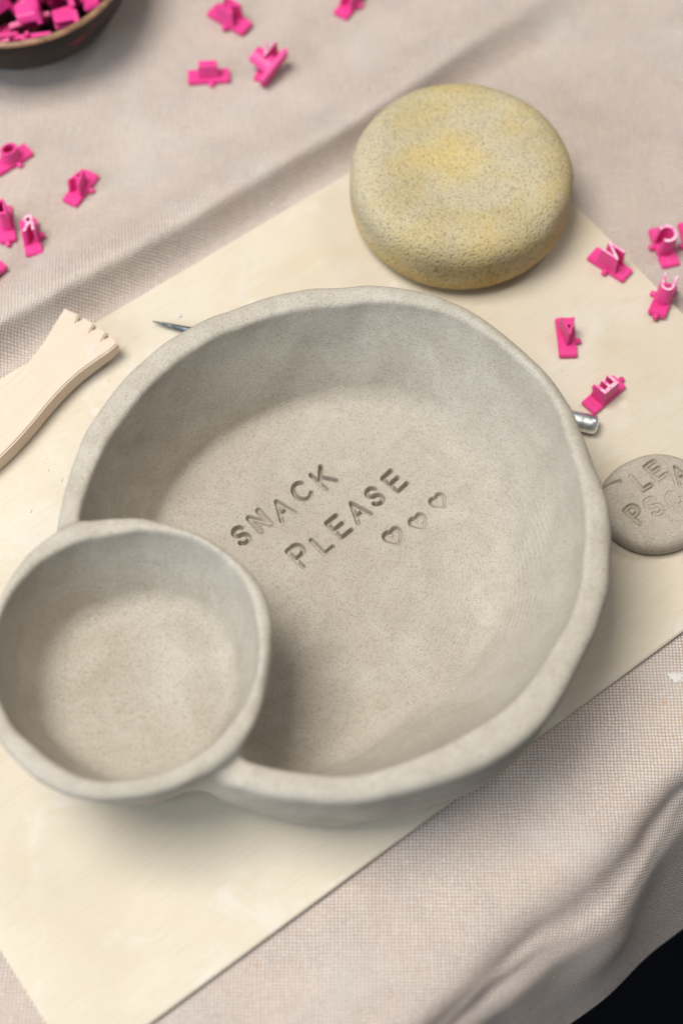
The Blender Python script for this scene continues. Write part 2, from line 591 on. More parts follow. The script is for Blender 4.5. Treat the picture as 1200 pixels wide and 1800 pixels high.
# ------------------------------------------------------------------ the canvas cloth
BD = np.array([0.8055, 0.5926])                         # direction of the board's long edges
BN = np.array([-0.5926, 0.8055])
B_CORNER = np.array([4.86, 17.14])                      # the board corner under the sponge


def cloth():
    step = 0.2
    us = np.arange(-38, 38.01, step)
    as_ = np.concatenate([np.arange(-52, -1, step), np.arange(-1, 8.31, 0.12)])
    U, A = np.meshgrid(us, as_, indexing='ij')
    wave = 0.10 * np.sin(U * 0.95 + 0.6) + 0.05 * np.sin(U * 1.9 + 2.0) + 0.12 * vnoise(U * 0.9, U * 0, U * 0, 17)
    Aw = A - wave * np.exp(-(A / 3.0) ** 2)
    # cross-section over the table edge: arc length -> (out, height)
    prof = np.array([(0, 0), (0.4, -0.10), (0.8, -0.38), (1.12, -0.80), (1.42, -1.08), (1.75, -1.24), (2.05, -1.55), (2.28, -2.2),
                     (2.55, -3.2), (2.85, -4.3), (3.25, -5.6), (3.8, -7.2), (4.2, -8.4)])
    fine = []
    for i in range(len(prof) - 1):
        p0, p1, p2, p3 = (prof[max(i - 1, 0)], prof[i], prof[i + 1], prof[min(i + 2, len(prof) - 1)])
        for t in np.linspace(0, 1, 8, endpoint=False):
            fine.append(0.5 * ((2 * p1) + (-p0 + p2) * t + (2 * p0 - 5 * p1 + 4 * p2 - p3) * t * t + (-p0 + 3 * p1 - 3 * p2 + p3) * t ** 3))
    fine = np.array(fine + [prof[-1]])
    L = np.concatenate([[0], np.cumsum(np.linalg.norm(np.diff(fine, axis=0), axis=1))])
    A0 = Aw.copy()
    Aw = np.where(Aw > 1.5, 1.5 + (Aw - 1.5) * (0.90 + 0.03 * np.clip(U, -8, 8)), Aw)
    Ap = np.clip(Aw, 0, L[-1])
    out = np.interp(Ap, L, fine[:, 0])
    hz = np.interp(Ap, L, fine[:, 1])
    sm = 0.55 + 0.45 * np.sin(U * 0.42 + 1.9)            # how strong the pleat is along the edge
    straight_o = Ap * 0.42
    straight_z = -Ap * 0.90
    k = sstep(Ap, 0.3, 1.5) * (1 - sm) * 0.55
    out = out * (1 - k) + straight_o * k
    hz = hz * (1 - k) + straight_z * k
    pleat = np.exp(-((Aw - 1.75 - 0.28 * np.sin(U * 0.55 + 1.0) - 0.15 * vnoise(U * 0.8, U * 0, U * 0, 19)) / 0.27) ** 2) * (0.55 + 0.45 * vnoise(U * 0.5, U * 0, U * 0, 23))
    out = out + 0.08 * pleat
    hz = hz + 0.13 * pleat
    hang = sstep(Aw, 0.6, 4.5)
    hang = hang * (1 - 0.75 * sstep(Aw, 3.5, 6.5))
    swing = 0.34 * np.sin(U * 0.78 + 0.4 + 0.25 * Aw) + 0.16 * np.sin(U * 1.7 + 0.2 * Aw)
    out = out + hang * swing * 0.75
    X = EDGE_P[0] + EDGE_D[0] * U + EDGE_N[0] * np.where(Aw > 0, A - A0 + out, A)
    Y = EDGE_P[1] + EDGE_D[1] * U + EDGE_N[1] * np.where(Aw > 0, A - A0 + out, A)
    # folds on the flat part
    q = (X - B_CORNER[0]) * BN[0] + (Y - B_CORNER[1]) * BN[1]
    p = (X - B_CORNER[0]) * BD[0] + (Y - B_CORNER[1]) * BD[1]
    flat = 1 - sstep(Aw, -3, -0.2)
    bend = 0.25 * np.sin(p * 0.22 + 0.5) + 0.12 * np.sin(p * 0.6)
    amp = np.interp(p, [-40, -22, -14, -4, 2, 8, 14, 30], [1.1, 1.35, 1.35, 1.3, 1.0, 0.5, 0.25, 0.1])
    qq = q - 1.55 - 0.4 * bend - np.interp(p, [-4, 4, 16], [0, 0.5, 2.5])
    steep = np.interp(p, [-40, 0, 6, 12], [1.3, 1.3, 1.7, 2.4])
    ridge = np.where(qq < 0, 1 - sstep(-qq, -0.15, steep), 0.22 * np.exp(-(qq / 3.0) ** 2) + 0.78 * np.exp(-(qq / 1.2) ** 2))
    ridge = np.minimum(ridge, 1.0)
    z = amp * ridge
    z += 0.14 * np.exp(-((q - 3.3 - 0.12 * (p + 16)) / 0.45) ** 2) * sstep(p, -9, -15)
    z += 0.16 * np.exp(-((q - 6.5 - 0.3 * np.sin(p * 0.3)) / 1.3) ** 2) * sstep(p, 2, -8)
    z += 0.22 * np.exp(-((q - 9.5 + 0.2 * p) / 1.6) ** 2)
    z += 0.05 * vnoise(X * 0.35, Y * 0.35, X * 0, 3) * sstep(q, 0.5, 3)
    # slight waves in front of the board, none under it
    s_front = -(q + 20.6)
    z += 0.10 * np.clip(vnoise(X * 0.33, Y * 0.33, X * 0, 9), -1, 1) * sstep(s_front, 0.8, 3.5)
    p_right = p
    z += 0.10 * vnoise(X * 0.3, Y * 0.3, X * 0, 12) * sstep(p_right, 0.8, 4)
    Z = -0.27 + z * flat + np.where(Aw > 0, hz, 0) + 0.0
    lean = 0.30 * amp * ridge ** 2 * flat * np.exp(-(qq / 1.6) ** 2)
    X = X - BN[0] * lean
    Y = Y - BN[1] * lean
    V = np.stack([X, Y, Z], -1).reshape(-1, 3)
    n, m = U.shape
    i = np.arange(n * m).reshape(n, m)
    F = np.stack([i[:-1, :-1], i[1:, :-1], i[1:, 1:], i[:-1, 1:]], -1).reshape(-1, 4)[:, ::-1]
    uv = np.stack([EDGE_P[0] + EDGE_D[0] * U + EDGE_N[0] * A, EDGE_P[1] + EDGE_D[1] * U + EDGE_N[1] * A], -1).reshape(-1, 2)
    return V, F, uv


V, F, uv = cloth()
CLOTH = V.copy()


def cloth_z(x_, y_, r_=0.45):
    d = np.hypot(CLOTH[:, 0] - x_, CLOTH[:, 1] - y_)
    return float(CLOTH[d < r_, 2].max())


o = mesh_obj('tablecloth', V, F, M['canvas'], uv=uv)
sol = o.modifiers.new('thickness', 'SOLIDIFY')
sol.thickness = 0.0012
sol.offset = -1
tag(o, 'beige woven canvas cloth with a long fold, hanging over the table edge', 'cloth')

# ------------------------------------------------------------------ board
bm = bmesh.new()
bmesh.ops.create_cube(bm, size=1)
bmesh.ops.scale(bm, vec=(30.2, 20.6, 0.25), verts=bm.verts)
bmesh.ops.bevel(bm, geom=bm.edges, offset=0.035, segments=2, affect='EDGES')
bc = B_CORNER - BD * 15.1 - BN * 10.3
board = bm_obj('work_board', bm, M['board'], loc=(bc[0], bc[1], -0.125), rot=(0, 0, math.atan2(BD[1], BD[0])))
tag(board, 'thin pale rectangular board lying on the canvas under the clay bowl', 'board')

# ------------------------------------------------------------------ the clay dish
LC = np.array([-0.1, -2.65])
SC_ = np.array([-5.8, -6.85])
H_L, H_S, FL_L, FL_S = 4.6, 5.15, 0.52, 2.0
LO = [8.18, 8.19, 8.2, 8.21, 8.22, 8.24, 8.25, 8.26, 8.27, 8.24, 8.2, 8.22, 8.27, 8.28, 8.1, 7.97, 7.97, 8.0, 8.04, 8.02, 8.0, 8.09, 8.22, 8.36, 8.51, 8.58, 8.55, 8.51, 8.38, 8.21, 8.19, 8.27, 8.31, 8.27, 8.22, 8.15]
LI = [7.62, 7.62, 7.61, 7.6, 7.59, 7.58, 7.58, 7.57, 7.56, 7.54, 7.5, 7.36, 7.33, 7.3, 7.24, 7.21, 7.26, 7.26, 7.31, 7.41, 7.46, 7.67, 7.84, 7.97, 8.04, 8.02, 7.92, 7.79, 7.61, 7.49, 7.46, 7.48, 7.49, 7.5, 7.46, 7.53]
SO = [4.07, 4.05, 4.15, 4.25, 4.31, 4.28, 4.27, 4.24, 4.19, 4.14, 4.1, 4.08, 4.08, 4.1, 4.07, 4.01, 3.92, 3.9, 3.92, 4.01, 4.1, 4.15, 4.11, 4.11, 4.13, 4.15, 4.18, 4.24, 4.34, 4.45, 4.5, 4.47, 4.42, 4.32, 4.22, 4.14]
SI = [3.82, 3.81, 3.85, 3.81, 3.74, 3.68, 3.68, 3.66, 3.64, 3.6, 3.56, 3.54, 3.55, 3.52, 3.5, 3.49, 3.51, 3.56, 3.57, 3.58, 3.66, 3.73, 3.8, 3.86, 3.88, 3.88, 3.85, 3.81, 3.79, 3.82, 3.88, 3.94, 3.98, 4.0, 3.98, 3.92]


def smooth_periodic(r, n=720):
    a = np.arange(36)
    f = np.fft.rfft(r)
    g = np.zeros(n // 2 + 1, complex)
    g[:len(f)] = f * np.exp(-(np.arange(len(f)) / 11.0) ** 4)
    return np.fft.irfft(g, n) * n / 36


TAB = {k: smooth_periodic(np.array(v)) for k, v in dict(LO=LO, LI=LI, SO=SO, SI=SI).items()}
TAB = {k: np.append(v, v[0]) for k, v in TAB.items()}


def rad(tab, ang):
    u = ((ang + math.pi) / (2 * math.pi) * 720) % 720
    i = u.astype(int)
    f = u - i
    return TAB[tab][i] * (1 - f) + TAB[tab][i + 1] * f


_r = random.Random(11)
DENTS = []
for k in range(16):                                     # thumb and tool marks along the rims and walls
    a_ = _r.uniform(0, 2 * math.pi)
    DENTS.append((LC[0] + 7.85 * math.cos(a_), LC[1] + 7.85 * math.sin(a_), 4.55, _r.uniform(0.22, 0.5), _r.uniform(-0.035, 0.07)))
for k in range(22):
    a_ = _r.uniform(0, 2 * math.pi)
    z_ = _r.uniform(1.4, 3.8)
    r_ = 7.4 - 1.6 * ((4.6 - z_) / 3.7) ** 1.6
    DENTS.append((LC[0] + r_ * math.cos(a_), LC[1] + r_ * math.sin(a_), z_, _r.uniform(0.35, 0.9), _r.uniform(-0.05, 0.05)))
for k in range(12):
    a_ = _r.uniform(0, 2 * math.pi)
    DENTS.append((SC_[0] + 3.9 * math.cos(a_), SC_[1] + 3.9 * math.sin(a_), 5.1, _r.uniform(0.2, 0.45), _r.uniform(-0.03, 0.06)))
for jx, jy in ((-7.95, -3.05), (-2.35, -9.85), (-2.75, -10.35)):   # the smeared joins
    for k in range(5):
        DENTS.append((jx + _r.uniform(-0.5, 0.5), jy + _r.uniform(-0.5, 0.5), _r.uniform(3.9, 4.8), _r.uniform(0.15, 0.35), _r.uniform(-0.08, 0.07)))


def dents(x, y, z):
    out = np.zeros(x.shape)
    for cx, cy, cz, r_, am in DENTS:
        if x.ndim == 3:                                 # the regular grid: only the block round the dent
            sl_ = tuple(slice(max(int((c_ - 2.2 * r_ - o_) / h_), 0), max(int((c_ + 2.2 * r_ - o_) / h_) + 2, 0))
                        for c_, o_, h_ in ((cx, x[0, 0, 0], 0.1), (cy, y[0, 0, 0], 0.1), (cz, z[0, 0, 0], 0.1)))
        else:
            sl_ = np.nonzero((np.abs(x - cx) < 2.2 * r_) & (np.abs(y - cy) < 2.2 * r_) & (np.abs(z - cz) < 2.2 * r_))
        out[sl_] += am * np.exp(-((x[sl_] - cx) ** 2 + (y[sl_] - cy) ** 2 + (z[sl_] - cz) ** 2) / r_ ** 2)
    return out


def dish(x, y, z):
    # hand-pinched unevenness
    dx, dy = x - LC[0], y - LC[1]
    r, a = np.hypot(dx, dy), np.arctan2(dy, dx)
    ca, sa = np.cos(a), np.sin(a)
    wob = 0.07 * vnoise(ca * 3.4, sa * 3.4, z * 0.45, 21) + 0.045 * vnoise(ca * 8, sa * 8, z * 0.8, 22)
    t = np.clip((H_L - z) / H_L, 0, 1.2)
    ro = rad('LO', a) + 0.04 - 0.55 * t ** 1.6 + wob
    d_out = r - ro
    d_out = smax(d_out, -z, 0.7)
    ti = np.clip((H_L - z) / (H_L - FL_L), 0, 1.4)
    back = 0.5 + 0.5 * np.cos(a - R(115))               # steeper on the back left
    nr = (0.5 + 0.5 * np.cos(a + R(52))) ** 2           # straighter, lower slope on the near right
    ri = rad('LI', a) - 0.05 - (2.35 - 1.2 * back - 1.1 * np.exp(-((a + R(106)) / R(24)) ** 2)) * ti ** (2.0 - 0.7 * back - 0.6 * nr) + wob * 0.8
    fl = FL_L + 0.012 * vnoise(x * 0.9, y * 0.9, x * 0, 31) + 0.0035 * (r / 5.0) ** 4
    kf = 0.92 - 0.66 * (0.5 + 0.5 * np.cos(a - R(150))) ** 3 - 0.5 * nr
    cav = smax(r - ri, fl - z, kf)
    top = H_L + 0.07 * vnoise(ca * 2.6, sa * 2.6, ca * 0, 41) + 0.03 * vnoise(ca * 8, sa * 8, ca * 0, 42) + 0.012 * vnoise(ca * 19, sa * 19, ca * 0, 43)
    shell = smax(smax(d_out, z - top, 0.46), -cav, 0.20)
    # the small bowl
    ex, ey = x - SC_[0], y - SC_[1]
    r2, a2 = np.hypot(ex, ey), np.arctan2(ey, ex)
    c2, s2 = np.cos(a2), np.sin(a2)
    wob2 = 0.05 * vnoise(c2 * 2.6, s2 * 2.6, z * 0.5, 51) + 0.025 * vnoise(c2 * 7, s2 * 7, z, 52)
    t2 = np.clip((H_S - z) / H_S, 0, 1.2)
    d2 = r2 - (rad('SO', a2) + 0.03 - 1.35 * t2 ** 1.1 + wob2)
    top2 = H_S + 0.05 * vnoise(c2 * 2.4, s2 * 2.4, c2 * 0, 61) + 0.03 * vnoise(c2 * 7, s2 * 7, c2 * 0, 62)
    d2 = smax(d2, -z, 0.6)
    t3 = np.clip((H_S - z) / (H_S - FL_S), 0, 1.4)
    i2 = r2 - (rad('SI', a2) - 0.05 - 0.9 * t3 ** 1.5 + wob2 * 0.8)
    fl2 = FL_S + 0.03 * vnoise(x * 0.8, y * 0.8, x * 0, 71) + 0.02 * (r2 / 2.5) ** 2
    cav2 = smax(i2, fl2 - z, 0.5)
    d2 = smax(d2, z - top2, 0.42)
    body = smin(shell, d2, 0.48)
    return smax(body, -cav2, 0.20) + dents(x, y, z)


def lettering(x, y, k_size=0.94):
    """height change on the dish floor, and which stamp every point belongs to"""
    dz = np.zeros(x.shape)
    who = -np.ones(x.shape, int)
    best = np.full(x.shape, 9.0)
    for i, (g, cx, cy, ang, size, dep, un, ol) in enumerate(STAMPED):
        m = (np.abs(x - cx) < 0.9) & (np.abs(y - cy) < 0.9)
        w = 0.13 if g != 'heart' else 0.10
        a, d = impression(x[m], y[m], g, cx, cy, ang, size * k_size, dep * (2.3 if g != 'heart' else 2.5), w, un, ol)
        dz[m] += a
        hit = (d < w / 2 + 0.04) & (d < best[m])
        bi = best[m]
        bi[hit] = d[hit]
        best[m] = bi
        wi = who[m]
        wi[hit] = i
        who[m] = wi
    # hearts: the inside is pressed in too
    for i, (g, cx, cy, ang, size, dep, un, ol) in enumerate(STAMPED):
        if g == 'heart':
            ca, sa = math.cos(R(ang)), math.sin(R(ang))
            lx, ly = ((x - cx) * ca + (y - cy) * sa) / size, (-(x - cx) * sa + (y - cy) * ca) / size
            ax_ = np.abs(lx)
            f = np.where(ly > 0.15, 0.25 - np.hypot(ax_ - 0.25, ly - 0.17), np.minimum(0.49 - ax_, (ly + 0.5 - ax_ * 1.12) * 0.66))
            dz = np.minimum(dz, np.where(f > -0.06, -dep * 1.75 * sstep(f, -0.03, 0.05), 9))
            who[(f > 0) & (ax_ < 0.6) & (np.abs(ly) < 0.6)] = i
    return dz, who


STAMPED = [
    ('S', -3.20, -1.08, 36, 0.66, 0.105, (0.0, 0.1), False), ('N', -2.61, -0.58, 40, 0.66, 0.06, (-0.3, 0.3), True),
    ('A', -1.90, -0.15, 36, 0.72, 0.08, (-0.4, 0.1), False), ('C', -1.27, 0.50, 42, 0.70, 0.095, (-0.2, 0.3), False),
    ('K', -0.59, 0.98, 44, 0.76, 0.10, (0.2, 0.2), False), ('P', -1.32, -1.76, 44, 0.78, 0.095, (0.1, -0.2), False),
    ('L', -0.63, -1.38, 42, 0.68, 0.075, (0.2, 0.1), False), ('E', -0.09, -0.78, 42, 0.76, 0.105, (0.1, 0.0), False),
    ('A', 0.53, -0.21, 38, 0.74, 0.10, (0.1, 0.2), False), ('S', 1.07, 0.32, 36, 0.68, 0.11, (0.1, -0.1), False),
    ('E', 1.72, 0.86, 46, 0.74, 0.11, (0.1, 0.0), False), ('heart', 1.67, -1.12, 32, 0.62, 0.085, (-0.2, 0.2), False),
    ('heart', 2.48, -0.60, 36, 0.56, 0.075, (-0.2, 0.2), False), ('heart', 3.14, 0.13, 38, 0.54, 0.075, (-0.2, 0.2), False)]


def subdivide_block(V, Q, N, mask, k):
    """replace the quads in mask by k x k smaller ones (shared corners merged)"""
    q = Q[mask]
    g = np.linspace(0, 1, k + 1)
    s, t = np.meshgrid(g, g, indexing='ij')
    w = np.stack([(1 - s) * (1 - t), s * (1 - t), s * t, (1 - s) * t], -1).reshape(-1, 4)
    P = np.einsum('gc,fcd->fgd', w, V[q])
    NN = np.einsum('gc,fcd->fgd', w, N[q])
    key = np.round(P.reshape(-1, 3) * 2e3).astype(np.int64)
    _, first, inv = np.unique(key, axis=0, return_index=True, return_inverse=True)
    inv = inv.reshape(-1)
    VV = P.reshape(-1, 3)[first]
    NV = NN.reshape(-1, 3)[first]
    ii = inv.reshape(len(q), (k + 1), (k + 1))
    QQ = np.stack([ii[:, :-1, :-1], ii[:, 1:, :-1], ii[:, 1:, 1:], ii[:, :-1, 1:]], -1).reshape(-1, 4)
    return VV, QQ, NV / np.linalg.norm(NV, axis=1)[:, None]


V, Q, N = surface(dish, (-11.2, -12.2, -0.3), (9.2, 6.6, 5.7), 0.1)
fc = V[Q].mean(1)
fn = N[Q].mean(1)
mask = (fc[:, 0] > -4.0) & (fc[:, 0] < 3.9) & (fc[:, 1] > -2.7) & (fc[:, 1] < 1.9) & (fc[:, 2] < 1.6) & (fc[:, 2] > 0.2) & (fn[:, 2] > 0.8)
VV, QQ, NV = subdivide_block(V, Q, N, mask, 5)
dz, who = lettering(VV[:, 0], VV[:, 1])
VV2 = VV.copy()
VV2[:, 2] += dz + 0.0035 * vnoise(VV[:, 0] * 11, VV[:, 1] * 11, VV[:, 0] * 0, 81) * (dz < -0.02)
moved = np.abs(dz) > 1e-5
N2 = vnormals(VV2, QQ)
N2[N2[:, 2] < 0] *= -1
NV[moved] = N2[moved]
nv = len(V)
V = np.concatenate([V, VV2])
N = np.concatenate([N, NV])
Q = np.concatenate([Q[~mask], QQ + nv])
fwho = np.full(len(Q), -1)
wq = who[QQ]
fwho[-len(QQ):] = np.where((wq >= 0).sum(1) >= 2, wq.max(1), -1)
fc = V[Q].mean(1)
# which bowl and which rim a face belongs to
d_small = np.hypot(fc[:, 0] - SC_[0], fc[:, 1] - SC_[1])
a_small = np.arctan2(fc[:, 1] - SC_[1], fc[:, 0] - SC_[0])
a_large = np.arctan2(fc[:, 1] - LC[1], fc[:, 0] - LC[0])
is_small = d_small < rad('SO', a_small) + 0.12
rim_small = is_small & (fc[:, 2] > H_S - 0.42)
rim_large = ~is_small & (fc[:, 2] > H_L - 0.42)

dish_root = empty('clay_dish', (LC[0], LC[1], 0))
tag(dish_root, 'grey unfired clay dish stamped SNACK PLEASE with a small bowl joined on', 'dish')
off = np.array([LC[0], LC[1], 0])


def part_from(name, fmask, parent, mat=M['clay']):
    q = Q[fmask]
    u, inv = np.unique(q, return_inverse=True)
    return mesh_obj(name, V[u] - off, inv.reshape(-1, 4), mat, parent, normals=N[u])


large = part_from('large_bowl', ~is_small & ~rim_large & (fwho < 0), dish_root)
small = part_from('small_bowl', is_small & ~rim_small & (fwho < 0), dish_root)
part_from('rim', rim_large, large)
part_from('rim', rim_small, small)
for i, st in enumerate(STAMPED):
    p_ = part_from('stamped_heart' if st[0] == 'heart' else 'stamped_letter', fwho == i, large)
    p_['label'] = 'heart pressed into the clay floor' if st[0] == 'heart' else 'letter %s pressed into the clay floor' % st[0]

# ------------------------------------------------------------------ clay token with trial letters
TK = np.array([10.15, 0.12])


def token(x, y, z):
    a = np.arctan2(y, x)
    r = np.hypot(x, y)
    ca, sa = np.cos(a), np.sin(a)
    ro = 1.80 + 0.10 * np.cos(2 * (a - R(25))) + 0.05 * vnoise(ca * 2, sa * 2, z, 5) - 0.22 * np.clip((0.45 - z), 0, 1) ** 2
    top = 0.80 + 0.02 * vnoise(x * 1.5, y * 1.5, x * 0, 6) - 0.03 * (r / 1.8) ** 4
    d = smax(r - ro, z - top, 0.42)
    return smax(d, -z, 0.25)


Vt, Qt, Nt = surface(token, (-2.3, -2.3, -0.1), (2.3, 2.3, 1.1), 0.035)
Vt, Qt, Nt = subdivide_block(Vt, Qt, Nt, np.ones(len(Qt), bool), 2)
TOK = [('L', -0.50, 0.62, 34, 0.60, 0.10, (0.5, -0.6), True), ('E', 0.02, 0.98, 37, 0.60, 0.10, (0, 0.3), True),
       ('A', 0.80, 0.86, 28, 0.60, 0.17, (0.2, 0), False), ('P', -0.76, -0.56, 42, 0.60, 0.12, (0.4, 0), True),
       ('S', -0.15, -0.30, 36, 0.62, 0.06, (0, -0.3), True), ('C', 0.55, -0.05, 62, 0.52, 0.035, (0, 0), True)]
dzt = np.zeros(len(Vt))
upm = Nt[:, 2] > 0.25
for g, cx, cy, ang, size, dep, un, ol in TOK:
    a_, d_ = impression(Vt[:, 0], Vt[:, 1], g, cx, cy, ang, size, dep, 0.12, un, ol, lip=0.012)
    dzt += a_
crack = stroke_dist(Vt[:, 0], Vt[:, 1], [[(0.05, 1.6), (0.28, 1.45), (0.42, 1.22), (0.50, 0.85), (0.62, 0.45)]])
dzt -= 0.05 * np.exp(-(crack / 0.03) ** 2)
dzt += 0.02 * np.exp(-((crack - 0.07) / 0.04) ** 2)
slot = stroke_dist(Vt[:, 0], Vt[:, 1], [[(-1.75, 0.38), (-1.4, 0.54), (-1.17, 0.60)]])
dzt -= 0.16 * sstep(0.10 - slot, 0, 0.08)
tick = stroke_dist(Vt[:, 0], Vt[:, 1], [[(-0.77, 0.03), (-0.47, -0.14)]])
dzt -= 0.03 * np.exp(-(tick / 0.03) ** 2)
Vt[:, 2] += dzt * upm
Nt2 = vnormals(Vt, Qt)
tk = mesh_obj('clay_test_disc', Vt, Qt, M['token'], loc=(TK[0], TK[1], 0.0))
tag(tk, 'flattened lump of grey clay with trial letter stamps, beside the dish at the right', 'clay disc')

# ------------------------------------------------------------------ sponge
def sponge(x, y, z):
    r = np.hypot(x, y)
    a = np.arctan2(y, x)
    n = 0.03 * vnoise(x * 0.6, y * 0.6, z * 0.6, 91) + 0.015 * vnoise(x * 1.5, y * 1.5, z * 1.5, 92)
    R0, c, e = 3.90, 1.36, 1.14
    rr = np.maximum(r - (R0 - e - 0.15), 0) / (e + 0.15)
    zz = np.maximum(np.abs(z - c) - (c - e), 0) / e
    d = ((rr ** 2.7 + zz ** 2.7) ** (1 / 2.7) - 1) * e
    dent = 0.10 * np.exp(-((x + 0.6) ** 2 + (y - 0.2) ** 2) / 3.0) * (z > c)
    return d + n + dent


Vs, Qs, Ns = surface(sponge, (-4.4, -4.4, -0.3), (4.4, 4.4, 4.0), 0.052)
Vs, Qs, Ns = subdivide_block(Vs, Qs, Ns, np.ones(len(Qs), bool), 2)
x, y, z = Vs.T
w1 = worley(x / 0.108, y / 0.108, z / 0.108, 3)
w2 = worley(x / 0.19, y / 0.19, z / 0.19, 11)
amt = 0.6 + 0.4 * vnoise(x * 0.7, y * 0.7, z * 0.7, 8)
disp = -0.06 * sstep(0.34 - w1, 0, 0.14) * np.clip(amt, 0.2, 1) - 0.05 * sstep(0.20 - w2, 0, 0.07)
Vs = Vs + Ns * disp[:, None]
Vs[:, 2] = np.maximum(Vs[:, 2], 0.0)
sp = mesh_obj('sponge', Vs, Qs, M['sponge'], loc=(4.17, 12.14, 0.0))
tag(sp, 'round yellow sponge stained with grey clay at the back corner of the board', 'sponge')

# ------------------------------------------------------------------ wooden comb-ended tool
OUT = [[-9.42, 7.32], [-8.92, 7.04], [-8.97, 6.77], [-8.70, 6.92], [-8.36, 6.68], [-8.46, 6.40],
       [-8.20, 6.56], [-7.92, 6.34], [-8.03, 6.06], [-7.76, 6.20], [-7.55, 5.97], [-7.53, 5.88],
       [-7.80, 5.58], [-8.08, 5.36], [-8.39, 5.10], [-8.75, 4.78], [-9.1, 4.40], [-9.44, 3.96], [-9.78, 3.47], [-10.10, 2.96], [-10.44, 2.46], [-10.77, 2.02], [-11.11, 1.61],
       [-12.2, 0.45], [-13.4, -0.7], [-14.4, -1.5], [-15.3, -1.75],
       [-15.7, -1.3], [-15.5, -0.4], [-14.7, 0.7], [-13.6, 1.9], [-12.4, 3.1], [-11.35, 4.18], [-10.84, 4.79], [-10.55, 5.12], [-10.32, 5.46], [-10.1, 5.85], [-9.88, 6.30], [-9.70, 6.74]]
tl = np.array([-9.5, 4.8])
th = R(47)
ca, sa = math.cos(th), math.sin(th)
loc2 = [((px - tl[0]) * ca + (py - tl[1]) * sa, -(px - tl[0]) * sa + (py - tl[1]) * ca) for px, py in OUT]
bm = bmesh.new()
vs = [bm.verts.new((px, py, 0.0)) for px, py in loc2]
f = bm.faces.new(vs)
ex = bmesh.ops.extrude_face_region(bm, geom=[f])
for v_ in [g for g in ex['geom'] if isinstance(g, bmesh.types.BMVert)]:
    v_.co.z = -0.72
top_edges = [e for e in bm.edges if all(abs(v_.co.z) < 1e-6 for v_ in e.verts) or all(abs(v_.co.z + 0.72) < 1e-6 for v_ in e.verts)]
bmesh.ops.recalc_face_normals(bm, faces=bm.faces)
bmesh.ops.bevel(bm, geom=top_edges, offset=0.05, segments=3, affect='EDGES', clamp_overlap=True)
for v_ in bm.verts:                                     # thinner, slightly bent towards the comb
    if v_.co.z < -0.2:
        v_.co.z += 0.22 * max(0.0, min(1.0, (v_.co.x - 0.2) / 2.4))
wt = bm_obj('wooden_comb_tool', bm, M['wood'], loc=(tl[0], tl[1], 0.84), rot=(0, R(-1.2), th), smooth=True)
tag(wt, 'pale wooden modelling tool with a notched comb end lying across the board edge', 'modelling tool')

# ------------------------------------------------------------------ needle tool passing behind the dish
tip, end = Vector((-6.49, 7.19, 0.22)), Vector((8.50, 3.01, 0.36))
ax_dir = (end - tip).normalized()
ln = (end - tip).length
nt = empty('needle_tool', tip, Vector((1, 0, 0)).rotation_difference(ax_dir).to_euler())
tag(nt, 'metal needle tool behind the dish, its tip and rounded handle end showing', 'needle tool')


def lathe(profile, n=24, axis='x'):
    bm = bmesh.new()
    rings = []
    for a, r in profile:
        ring = []
        for k in range(n):
            t = 2 * math.pi * k / n
            c, s = r * math.cos(t), r * math.sin(t)
            ring.append(bm.verts.new((a, c, s) if axis == 'x' else (c, s, a)))
        rings.append(ring)
    for r0, r1 in zip(rings[:-1], rings[1:]):
        for k in range(n):
            bm.faces.new((r0[k], r0[(k + 1) % n], r1[(k + 1) % n], r1[k]))
    bm.faces.new(rings[0])
    bm.faces.new(rings[-1])
    return bm


bm_obj('needle', lathe([(0, 0.02), (0.5, 0.07), (1.6, 0.125), (3.4, 0.14), (4.2, 0.14)]), M['steel'], nt, smooth=True)
bm_obj('handle', lathe([(4.2, 0.2), (4.5, 0.27), (5.2, 0.32), (ln - 0.22, 0.32), (ln - 0.10, 0.31), (ln - 0.03, 0.25), (ln, 0.14)]), M['chrome'], nt, smooth=True)

# ------------------------------------------------------------------ pink letter stamps
def letter_mesh(ch):
    cu = bpy.data.curves.new('letter', 'FONT')
    cu.body = ch
    cu.extrude = 0.5
    cu.size = 1.0
    cu.offset = 0.012
    cu.resolution_u = 4
    cu.align_x = 'CENTER'
    ob = bpy.data.objects.new('letter', cu)
    COL.objects.link(ob)
    return ob, cu


CH = 'NCIUAEODRVMB'
tmp = {c: letter_mesh(c) for c in CH}
bpy.context.view_layer.update()
dg = bpy.context.evaluated_depsgraph_get()
LET = {}
for c, (ob, cu) in tmp.items():
    me = bpy.data.meshes.new_from_object(ob.evaluated_get(dg))
    co = np.array([v_.co[:] for v_ in me.vertices])
    fs = [list(p_.vertices) for p_ in me.polygons]
    bpy.data.meshes.remove(me)
    lo, hi = co.min(0), co.max(0)
    co = co - (lo + hi) / 2
    LET[c] = (co / (hi - lo), fs)
for ob, cu in tmp.values():
    bpy.data.objects.remove(ob)
    bpy.data.curves.remove(cu)

BASE_L, BASE_W, BASE_T = 1.56, 0.62, 0.20
_cache = {}


